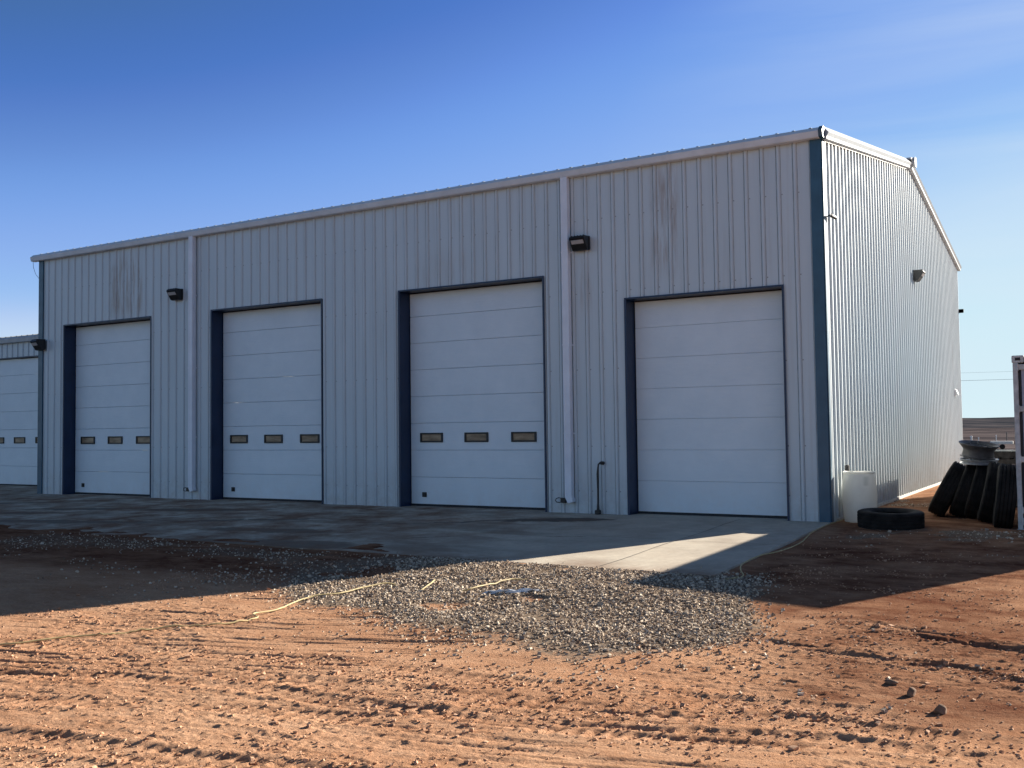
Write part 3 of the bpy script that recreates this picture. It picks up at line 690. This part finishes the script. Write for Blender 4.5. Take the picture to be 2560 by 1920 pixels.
# downspouts
def downspout(x):
    b = MB(); hw = .078; y0 = -.165; y1 = -.04
    pr = [(x-hw, y1), (x-hw, y0+.01), (x-hw+.01, y0), (x-.03, y0), (x-.024, y0+.006), (x+.024, y0+.006), (x+.03, y0), (x+hw-.01, y0), (x+hw, y0+.01), (x+hw, y1)]
    b.prism(pr, .34, 6.865, 'z')
    # kicked-out foot, turned to the right
    b.add([(x-hw, y0, .34), (x+hw, y0, .34), (x+hw, y1, .34), (x-hw, y1, .34), (x-hw+.07, y0-.0, .20), (x+hw+.03, y0-.0, .235), (x+hw+.03, y1, .235), (x-hw+.07, y1, .20)],
          [(0, 1, 5, 4), (1, 2, 6, 5), (2, 3, 7, 6), (3, 0, 4, 7), (4, 5, 6, 7)])
    d = b.build('downspout', MT['spout'], shed)
    for z in (1.6, 3.4, 5.3):
        s = MB(); o = .004
        s.prism([(x-hw-.035, y1+.004), (x-hw-.035, y1), (x-hw-o, y1), (x-hw-o, y0-o), (x+hw+o, y0-o), (x+hw+o, y1), (x+hw+.035, y1), (x+hw+.035, y1+.004), (x+hw+.001, y1+.004), (x+hw+.001, y0-.001), (x-hw-.001, y0-.001), (x-hw-.001, y1+.004)], z, z+.03, 'z')
        s.build('strap', MT['spout'], d)
    return d
downspout(-16.195); downspout(-5.15)

# ---------------------------------------------------------------- small fittings on the walls
def wall_light(x, y, z, label, s=.88, rz=0):
    t = thing('wall_light', label, 'wall light', (x, y, z), (0, 0, rz), 'security lights on the metal building')
    b = MB(); hw = .19*s
    P = [(0, .15*s), (-.05*s, .165*s), (-.27*s, .15*s), (-.30*s, .10*s), (-.13*s, -.155*s), (-.05*s, -.165*s), (0, -.15*s)]
    b.prism(P, -hw, hw, 'x')
    b.box(-hw*1.08, hw*1.08, -.045*s, .0, -.14*s, .17*s, bev=.006)
    for k in range(5): b.box(-hw+.03+k*.075*s, -hw+.04+k*.075*s, -.26*s, -.06*s, .15*s, .17*s)
    b.build('housing', MT['black'], t)
    l = MB(); a = Vector((0, -.292*s, .075*s)); c = Vector((0, -.15*s, -.13*s)); n = Vector((0, -.83, -.55))*.006
    q = [Vector((-hw*.82, 0, 0)), Vector((hw*.82, 0, 0))]
    ins = a.lerp(c, .10); ins2 = a.lerp(c, .48)
    vs = [q[0]+ins+n, q[1]+ins+n, q[1]+ins2+n, q[0]+ins2+n]; vs += [v-n*1.5 for v in vs]
    l.add(vs, [(0, 1, 2, 3), (4, 5, 6, 7), (0, 1, 5, 4), (1, 2, 6, 5), (2, 3, 7, 6), (3, 0, 4, 7)]); l.build('lens', MT['lens'], t)
    return t
wall_light(-16.78, -.04, 5.38, 'black wedge-shaped wall light beside the left white downspout, above and between the first two doors')
wall_light(-4.80, -.04, 5.46, 'black wedge-shaped wall light just right of the right white downspout')
wall_light(-22.60, -.05, 4.36, 'black wall light on the blue corner trim at the left end of the long wall', .95, R(-8))
t = wall_light(.04, 9.45, 5.55, 'small wall light with a bright side, high on the ribbed gable wall', .85, R(90))
for ch in t.children:
    if ch.name.startswith('lens'): pass
t = wall_light(-.15, DP+.04, 5.47, 'tiny light sticking out past the far rear corner of the gable wall', .38, R(180)); t.location = (.10, DP+.02, 5.47)

t = thing('security_camera', 'small black security camera on a short arm near the top of the blue corner trim', 'camera', (.036, .06, 5.50))
b = MB(); b.tube([(0, 0, -.05), (.05, .06, -.02), (.09, .14, .0)], .012, 8); b.build('arm', MT['black'], t)
b = MB(); b.tube([(.07, .14, .0), (.10, .36, -.01)], .035, 12); b.build('camera_body', MT['black'], t)
b = MB(); b.tube([(.06, .09, .0), (.07, .14, .0)], .022, 12); b.build('camera_mount', MT['pale'], t)

t = thing('outlet_post', 'dark outlet box on a thin conduit post at the gable wall behind the drum', 'outlet', (.13, .83, -.05))
b = MB(); b.tube([(0, 0, 0), (0, 0, .9)], .013, 8); b.build('conduit', MT['rim_d'], t)
b = MB(); b.box(-.035, .035, -.045, .045, .84, 1.03, bev=.008); b.build('outlet_box', MT['black'], t)
b = MB(); b.tube([(.0, -.02, .85), (.03, -.06, .5), (.02, -.03, .2), (.05, -.15, .03)], .007, 6); b.build('plug_lead', MT['seal'], t)

t = thing('vent_hood', 'small white vent hood on the far end of the ribbed gable wall', 'vent', (.036, 16.6, 2.7))
b = MB(); b.prism([(0, -.09), (.0, .09), (.05, .09), (.10, -.05), (.10, -.09)], -.12, .12, 'y'); b.build('hood', MT['white'], t)
b = MB(); b.box(-.0, .012, -.15, .15, -.12, .12); b.build('flange', MT['white'], t)

def heat_plug(x, label):
    t = thing('cable_plug', label, 'plug', (x, -.045, .255), (0, 0, 0), 'black plugs at the foot of the downspouts')
    b = MB(); b.box(-.06, .06, -.08, -.0, -.05, .05, bev=.008); b.build('plug_body', MT['black'], t)
    b = MB(); b.tube([(-.05, -.04, .04), (-.12, -.045, .05), (-.17, -.05, .03), (-.19, -.05, -.01), (-.16, -.05, -.04), (-.11, -.045, -.045), (-.05, -.04, -.035)], .009, 6)
    b.build('lead_loop', MT['black'], t)
heat_plug(-16.33, 'black cable plug with a loop at the foot of the left downspout')
heat_plug(-5.29, 'black cable plug with a loop at the foot of the right downspout')

t = thing('standpipe', 'thin black pipe', 'pipe', (-4.50, -.12, 0))
t['label'] = 'thin black upright pipe with bent top, left of the door without windows'
b = MB(); b.tube([(0, 0, .1), (.005, 0, .5), (.0, .005, .8), (.012, .0, .93), (.02, 0, .99), (.05, .015, 1.02), (.09, .04, 1.02)], [.02, .021, .026, .018, .017, .018, .02], 10); b.build('pipe', MT['black'], t, smooth=True)
b = MB(); b.tube([(.07, .02, 1.02), (.10, .08, 1.015)], .036, 12); b.build('elbow', MT['black'], t, smooth=True)
b = MB(); b.box(-.055, .04, -.05, .05, .0, .085, bev=.008); b.tube([(0, 0, .08), (0, 0, .2)], [.033, .022], 10); b.build('foot', MT['black'], t)

# ---------------------------------------------------------------- the lower building on the left
low = thing('low_building', 'lower pale metal workshop with one white overhead door, cut off at the left edge', 'building', (0, 0, 0))
yw = 2.54; ld = (-29.66, -25.93, 4.38)
b = MB(); front_wall(b, -44, LX-.05, yw, -.02, 4.95, [ld], ph=-.1); b.build('wall', [MT['wall'], MT['crease']], low, recalc=False)
b = MB(); b.box(-44, -43.98, yw, 17, 0, 4.9); b.box(-43.98, LX-.3, 16.98, 17, 0, 4.9); b.build('wall', MT['wall'], low)
b = MB(); gp2 = [(yw-.012, 5.08), (yw-.09, 5.10), (yw-.19, 5.03), (yw-.165, 4.90), (yw-.012, 4.89)]
b.prism(gp2, -44.2, LX-.06, 'x'); b.build('gutter', MT['white'], low)
b = MB(); P = rib_profile(-44.2, LX-.08, .3048, -.1, minor=False)
for (xa, oa), (xb, ob) in zip(P[:-1], P[1:]):
    b.quad((xa, yw-.05, 5.11+oa*.6), (xb, yw-.05, 5.11+ob*.6), (xb, 9.8, 6.2+ob), (xa, 9.8, 6.2+oa)); b.quad((xa, 9.8, 6.2+oa), (xb, 9.8, 6.2+ob), (xb, 17, 5.1+ob), (xa, 17, 5.1+oa))
b.build('roof', MT['roof'], low)
overhead_door(low, ld[0], ld[1], ld[2], yw+.12, yw, True, seam=.6255, z00=.04, handle=True)

# ---------------------------------------------------------------- drum, tyres, rims
t = thing('plastic_drum', 'tall off-white plastic drum standing against the foot of the gable wall', 'drum', (.40, .52, hz(.40, .52)-.01))
b = MB(); pr = [(0, 0), (.25, 0), (.265, .015), (.272, .06), (.285, .2), (.303, .40), (.306, .47), (.302, .55), (.288, .72), (.272, .84), (.262, .868), (.276, .872), (.281, .885), (.276, .90), (.262, .903), (.255, .893), (0, .888)]
b.lathe(pr, 64); b.build('drum_body', MT['barrel'], t, smooth=True)
for bx_, by_ in ((.14, -.05), (-.14, .05)):
    b = MB(); b.lathe([(0, .889), (.035, .889), (.035, .905), (0, .906)], 20, mat=Matrix.Translation((bx_, by_, .0))); b.build('bung', MT['barrel'], t, smooth=True)

def tyre_mesh(ro=.535, wd=.305, rb=.295):
    h = wd/2; pr = [(rb, -h*.62), (rb+.02, -h*.80), (rb+.09, -h*.99), (ro-.11, -h*1.02), (ro-.045, -h*.97), (ro-.012, -h*.88), (ro-.002, -h*.80)]
    for c in (-.56, -.2, .2, .56):
        pr += [(ro, h*(c-.055)), (ro-.014, h*(c-.04)), (ro-.014, h*(c+.04)), (ro+.001, h*(c+.055))]
    pr += [(ro-.002, h*.80), (ro-.012, h*.88), (ro-.045, h*.97), (ro-.11, h*1.02), (rb+.09, h*.99), (rb+.02, h*.80), (rb, h*.62),
           (rb+.012, h*.55), (rb+.05, h*.74), (ro-.10, h*.86), (ro-.035, h*.6), (ro-.03, 0), (ro-.035, -h*.6), (ro-.10, -h*.86), (rb+.05, -h*.74), (rb+.012, -h*.55)]
    return pr
tp = tyre_mesh()
def tyre(label, loc, rot, group=None):
    b = MB(); b.lathe(tp, 72, closed=True)
    # tread sipes across the shoulders
    o = b.build('tyre', MT['rubber'], None, smooth=True); o.location = loc; o.rotation_euler = rot
    return tag(o, label, 'tyre', group)
flat = tyre('black truck tyre lying flat on the dirt in front of the white drum', (1.06, -.24, hz(1.06, -.24)+.12), (R(1.5), R(1.0), 0))
# leaning row: axis along x, yawed to show the left side walls, top leaning to +x
def lean(x, y, ang, yawd, label):
    ax = Vector((math.cos(R(yawd))*math.cos(R(ang)), math.sin(R(yawd))*math.cos(R(ang)), -math.sin(R(ang))))
    q = ax.to_track_quat('Z', 'Y'); u = Vector((0, 0, 1)); u = (u-ax*u.dot(ax)).normalized()
    low_ = .535*math.cos(R(ang))+.12*abs(math.sin(R(ang)))
    c = Vector((x+u.x*.535, y, hz(x, y)+low_-.03))
    tyre(label, c, q.to_euler(), 'truck tyres leaning in a row against the container')
lean(1.42, 2.12, 28, 4, 'leftmost upright tyre of the leaning row, tilted most, beside the gable wall')
lean(1.80, 2.08, 21, 5, 'second tyre from the left in the leaning row, under the stacked rims')
lean(2.08, 1.90, 16, 5, 'third tyre from the left in the leaning row')
lean(2.36, 1.36, 13, 7, 'fourth tyre from the left in the leaning row, its side wall catching light')
lean(2.70, .50, 7, 6, 'nearest tyre of the leaning row, standing against the container corner')
def rim(name, loc, rot, mat, label, h, r, wide):
    t = thing(name, label, 'wheel rim', loc, rot)
    b = MB(); pr = [(r-.02, 0), (r+.01, .0), (r+.012, .012), (r-.02, .03), (r-.03, h*.5), (r-.015, h*.62), (r+wide-.015, h-.03), (r+wide, h-.01), (r+wide, h), (r+wide-.012, h), (r-.02, h-.045), (r-.04, h*.5), (r-.032, .03)]
    b.lathe(pr, 64, closed=True); b.build('barrel', mat, t, smooth=True)
    b = MB(); n = 10
    b.lathe([(.11, h*.80), (.13, h*.84), (r-.10, h*.72), (r-.032, h*.60), (r-.035, h*.56), (r-.10, h*.68), (.13, h*.80), (.11, h*.76)], 64, closed=True)
    for k in range(n):
        a = 2*math.pi*k/n; b.lathe([(0, h*.84), (.014, h*.84), (.014, h*.84+.02), (0, h*.84+.02)], 8, mat=Matrix.Translation((.145*math.cos(a), .145*math.sin(a), 0)))
    b.build('disc', mat, t, smooth=True)
    return t
rim('wheel_rim', (2.24, 1.80, .985), (R(4), R(1), .3), MT['rim_s'], 'bright silver truck wheel rim lying on top of the leaning tyres', .085, .315, .01)
rim('wheel_rim', (2.22, 1.80, 1.10), (R(10), R(-2), 1.1), MT['rim_d'], 'dark steel truck wheel rim stacked on the silver rim', .25, .285, .055)

# ---------------------------------------------------------------- shipping container at the right edge
ct = thing('shipping_container', 'pale shipping container with its door end at the right edge of the yard', 'container', (2.975, .03, -.12))
CW, CL, CH = 2.438, 12.19, 2.93
b = MB()
for x0 in (0, CW-.075):
    b.box(x0, x0+.075, 0, .09, .118, CH-.118, bev=.008); b.box(x0, x0+.075, CL-.09, CL, .118, CH-.118)
b.box(.178, CW-.178, 0.01, .09, .0, .12); b.box(.178, CW-.178, .01, .09, CH-.14, CH-.012); b.box(.178, CW-.178, CL-.09, CL, .0, .12); b.box(.178, CW-.178, CL-.09, CL, CH-.14, CH-.01)
for x0 in (.01, CW-.07): b.box(x0, x0+.06, .178, CL-.178, .01, .15); b.box(x0, x0+.06, .178, CL-.178, CH-.09, CH-.012)
b.build('frame', MT['contw'], ct)
for x0 in (-.012, CW-.166):
    for y0 in (-.012, CL-.166):
        for z0 in (0, CH-.118):
            c = MB(); c.box(x0, x0+.178, y0, y0+.178, z0, z0+.118, bev=.008)
            c.build('corner_casting', MT['contw'], ct)
            h = MB(); 
            if y0 < 0: h.box(x0+.05, x0+.13, y0-.003, y0-.0005, z0+.035, z0+.085); h.build('casting_hole', MT['seal'], ct)
for side in (.022, CW-.022):      # corrugated long sides
    b = MB(); y = .10; n = 0; P = []
    while y < CL-.1: P += [(y, 0), (y+.07, 0), (y+.138, .036), (y+.208, .036)]; y += .276
    s = 1 if side < 1 else -1
    for (ya, oa), (yb, ob) in zip(P[:-1], P[1:]): b.quad((side+s*oa, ya, .15), (side+s*ob, yb, .15), (side+s*ob, yb, CH-.09), (side+s*oa, ya, CH-.09))
    b.build('side_wall', MT['cont'], ct)
b = MB(); b.box(.02, CW-.02, .1, CL-.1, CH-.04, CH-.02); b.build('roof', MT['cont'], ct)
b = MB(); b.box(.03, CW-.03, .1, CL-.1, .1, .148); b.build('floor_frame', MT['wood'], ct)
b = MB(); b.box(.09, CW-.09, CL-.05, CL-.02, .12, CH-.14); b.build('end_wall', MT['cont'], ct)
for x0, x1 in ((.075, .122), (CW-.122, CW-.075)):
    b = MB(); b.box(x0, x1, .03, .055, .12, CH-.14); b.build('door_gasket', MT['seal'], ct)
for x0, x1 in ((.122, CW/2-.01), (CW/2+.01, CW-.122)):
    d = MB(); d.box(x0, x1, .022, .06, .125, CH-.15, bev=.006); dd = d.build('door', MT['cont'], ct)
    r_ = MB()
    for fx in (.28, .72):
        xx = x0+(x1-x0)*fx; r_.tube([(xx, -.02, .06), (xx, -.02, CH-.08)], .017, 8)
        for zz in (.4, 1.1, 1.9, 2.6): r_.box(xx-.035, xx+.035, -.03, .022, zz, zz+.06)
    r_.build('lock_rods', MT['contw'], dd)
for z in (.24, .42, 1.24, 2.06, 2.74):
    b = MB(); b.box(.05, .21, -.012, .0215, z-.045, z+.045, bev=.005); b.tube([(.072, -.018, z-.06), (.072, -.018, z+.06)], .014, 8); b.build('door_hinge', MT['contw'], ct)

# ---------------------------------------------------------------- cable on the ground
def curve_pts(P, n=6):
    out = []; m = len(P)
    for i in range(m-1):
        p0, p1, p2, p3 = P[max(i-1, 0)], P[i], P[i+1], P[min(i+2, m-1)]
        for k in range(n):
            t = k/n; out.append(tuple(.5*((2*p1[j])+(-p0[j]+p2[j])*t+(2*p0[j]-5*p1[j]+4*p2[j]-p3[j])*t*t+(-p0[j]+3*p1[j]-3*p2[j]+p3[j])*t**3) for j in range(len(p1))))
    out.append(P[-1]); return out
hose = [(-4.61,-12.78,0),(-4.38,-12.54,.006),(-4.17,-12.15,.008),(-3.99,-11.9,.004),(-3.89,-11.72,-.002),(-3.68,-11.37,.006),(-3.36,-11.02,.01),(-3.28,-10.69,.016),(-3.31,-10.56,.02),(-3.48,-10.45,.02),(-3.47,-10.12,.016),(-3.59,-9.53,.016),(-3.44,-9.15,.02),(-3.40,-8.72,.028),(-3.3,-8.4,.03),(-3.1,-8.3,-.05),(-2.72,-8.56,.0),(-2.75,-8.3,.03),(-2.9,-7.95,.0),(-2.5,-8.3,-.06),(-2.15,-8.43,.02),(-2.08,-8.05,.035),(-2.05,-7.7,.03),(-1.94,-7.47,.01),(-1.3,-7.0,-.07),(-.4,-6.6,-.06),(.22,-6.25,-.01),(.34,-5.95,.02),(.20,-5.6,.03),(.10,-5.2,.035),(.08,-4.39,.03),(.17,-3.79,.02),(.21,-2.84,.02),(.08,-1.6,.02),(.06,-.6,.02),(.10,.1,.02),(.14,.66,.03)]
cp = curve_pts(hose, 8)
b = MB(); b.tube([(x, y, hz(x, y)+.008+o) for x, y, o in cp], .0088, 8)
o = b.build('extension_cord', MT['hose'], None, smooth=True)
tag(o, 'yellow extension cord snaking over dirt and gravel to the slab edge', 'cord')
# flattened torn sheet half buried in the gravel
b = MB(); random.seed(3); n = 16; nx = 11
cx0, cy0 = -1.62, -8.25
vs = []
for j in range(7):
    for i in range(nx):
        u = i/(nx-1)-.5; v = j/6-.5
        xx = cx0+u*.62+v*.25+random.uniform(-.02, .02); yy = cy0+v*.26+u*.3+random.uniform(-.02, .02)
        vs.append((xx, yy, hz(xx, yy)+.035+random.uniform(-.028, .02)-.10*(abs(u)**2+abs(v)**2)))
b.add(vs, [(j*nx+i, j*nx+i+1, (j+1)*nx+i+1, (j+1)*nx+i) for j in range(6) for i in range(nx-1) if random.random() > .12])
o = b.build('plastic_scrap', MT['scrap'], None, recalc=False)
md = o.modifiers.new('thickness', 'SOLIDIFY'); md.thickness = .003
tag(o, 'torn white plastic scrap half buried in the middle of the gravel', 'scrap')

# ---------------------------------------------------------------- loose rocks
def rock(x, y, s, seed, label, sc=(1, 1, .8)):
    bm = bmesh.new(); bmesh.ops.create_icosphere(bm, subdivisions=3, radius=s); rnd = random.Random(seed)
    ns = [(Vector([rnd.uniform(-1, 1) for _ in range(3)]).normalized(), s*rnd.uniform(.55, .95)) for _ in range(11)]
    for v in bm.verts:
        for n_, d_ in ns:
            k = v.co.dot(n_)
            if k > d_: v.co -= n_*(k-d_)*.85
        v.co = Vector((v.co.x*sc[0], v.co.y*sc[1], v.co.z*sc[2]))
    me = bpy.data.meshes.new('rock'); bm.to_mesh(me); bm.free(); me.materials.append(MT['rock'])
    me.polygons.foreach_set('use_smooth', [True]*len(me.polygons)); me.set_sharp_from_angle(angle=R(28))
    o = bpy.data.objects.new('rock', me); COL.objects.link(o); o.location = (x, y, hz(x, y)+s*.35); o.rotation_euler = (0, 0, seed)
    tag(o, label, 'rock', 'loose rocks on the dirt')
rock(3.28, -10.78, .048, 1, 'rounded dark rock at the lower right, nearest the camera', (1.1, 1, .95))
rock(3.04, -10.42, .046, 2, 'pointed rock with a sunlit side, just behind the rounded dark rock', (1.15, .9, .9))
rock(2.86, -10.18, .036, 3, 'low flat rock, farthest back of the three at the lower right', (1.5, 1, .6))
rock(-1.30, -11.6, .022, 4, 'small rock on the sunlit dirt left of the gravel tip', (1.2, 1, .8))

# ---------------------------------------------------------------- things beyond the yard
def at(dx, dy, dist): return (CAM.x+dx*dist, CAM.y+dy*dist)
def marker_post(dx, dist, h, r, label, mat='post'):
    x, y = at(dx, 1.10, dist); z = hz(x, y)
    b = MB(); b.tube([(0, 0, -.3), (0, 0, h*.5), (.01, 0, h)], [r, r, r*.9], 10); b.lathe([(0, h), (r*1.5, h), (r*1.5, h+r*1.4), (0, h+r*1.8)], 12)
    o = b.build('marker_post', MT[mat], None); o.location = (x, y, z); tag(o, label, 'post', 'marker posts beyond the yard')
marker_post(-.123, 97, .36, .075, 'short thick white post beyond the yard, close to the far corner of the building')
marker_post(-.1165, 88, .42, .035, 'thin low white post just right of the thick white one')
marker_post(-.1005, 92, .55, .035, 'white post beyond the yard, about midway between building and container')
marker_post(-.091, 84, .85, .04, 'grey slender post beyond the yard, nearest the container', 'rim_d')
x, y = at(-.0965, 1.11, 66); z = hz(x, y)
t = thing('flatbed_trailer', 'pale flatbed trailer far off behind the stacked wheel rims', 'trailer', (x, y, z), (0, 0, R(3)))
t.scale = (.42, .42, .42)
b = MB(); b.box(-1.6, 1.6, -1.1, 1.1, .8, 1.25, bev=.03); b.build('deck', MT['pale'], t)
for xx in (-.9, .1):
    b = MB(); b.lathe([(0, -.12), (.38, -.12), (.40, -.08), (.40, .08), (.38, .12), (0, .12)], 24, mat=Matrix.Translation((xx, -1.0, .4)) @ Matrix.Rotation(R(90), 4, 'X')); b.build('wheel', MT['rubber'], t)
b = MB(); b.box(1.6, 3.0, -.06, .06, .75, .87); b.build('drawbar', MT['rim_d'], t)
def pallet(x, y, rot, label, base):
    t = thing('pallet', label, 'pallet', (x, y, base), rot, 'pallets behind the leaning tyres')
    b = MB()
    for k in range(7): b.box(-.6+k*.18, -.5+k*.18, -.5, .5, .12, .14)
    b.build('deck_boards', MT['wood'], t)
    b = MB()
    for yy in (-.5, -.05, .4): b.box(-.6, .6, yy, yy+.1, .022, .12)
    for k in range(3): b.box(-.6+k*.53, -.48+k*.53, -.5, .5, 0, .02)
    b.build('stringers', MT['wood'], t)
zz = hz(2.3, 5.5)
labs = ['bottom pallet of the dark timber stack behind the leaning tyres', 'second pallet from the bottom of the stack behind the tyres', 'third pallet of the stack behind the tyres', 'fourth pallet of the stack behind the tyres',
        'fifth pallet of the stack behind the tyres', 'sixth pallet of the stack behind the tyres', 'seventh pallet of the stack behind the tyres', 'topmost pallet of the stack behind the tyres, turned askew']
for k in range(8):
    pallet(2.30+.03*math.sin(k*2.1), 5.2+.03*math.cos(k*3), (0, 0, R(3*math.sin(k*1.7)+(14 if k == 7 else 0))), labs[k], zz+.142*k)
b = MB(); b.box(-.42, .42, -.07, .07, 0, .03, bev=.004)
o = b.build('plank', MT['pale'], None); o.location = (2.32, 4.86, zz+.142*8+.002); o.rotation_euler = (0, 0, R(-24)); tag(o, 'short pale plank lying across the top pallet behind the tyres', 'plank')
# overhead line crossing far behind: two poles out of sight and two sagging wires
pA = Vector((-62, 100, 0)); pB = Vector((42, 118, 0))
poles = []
for k, P in enumerate((pA, pB)):
    z = hz(P.x, P.y)
    t = thing('utility_pole', 'timber utility pole carrying the far wires, '+('hidden behind the long building' if k == 0 else 'hidden behind the container'), 'utility pole', (P.x, P.y, z), (0, 0, R(80)))
    b = MB(); b.tube([(0, 0, -.5), (0, 0, 10.5)], [.16, .11], 12); b.build('pole', MT['pole'], t)
    b = MB(); b.box(-.06, .06, -1.1, 1.1, 8.9, 9.02); b.build('crossarm', MT['pole'], t)
for k, (h0, lab) in enumerate(((8.45, 'lower of the two thin wires across the sky at the right'), (9.35, 'upper, fainter wire across the sky at the right'))):
    pts = []
    for i in range(41):
        u = i/40; p = pA.lerp(pB, u); p.z = -1.0+h0-2.0*4*u*(1-u)*.5+.2; pts.append(p)
    b = MB(); b.tube(pts, .016 if k == 0 else .008, 6)
    tag(b.build('power_line', MT['wire'], None), lab, 'power line', 'wires strung between the far utility poles')
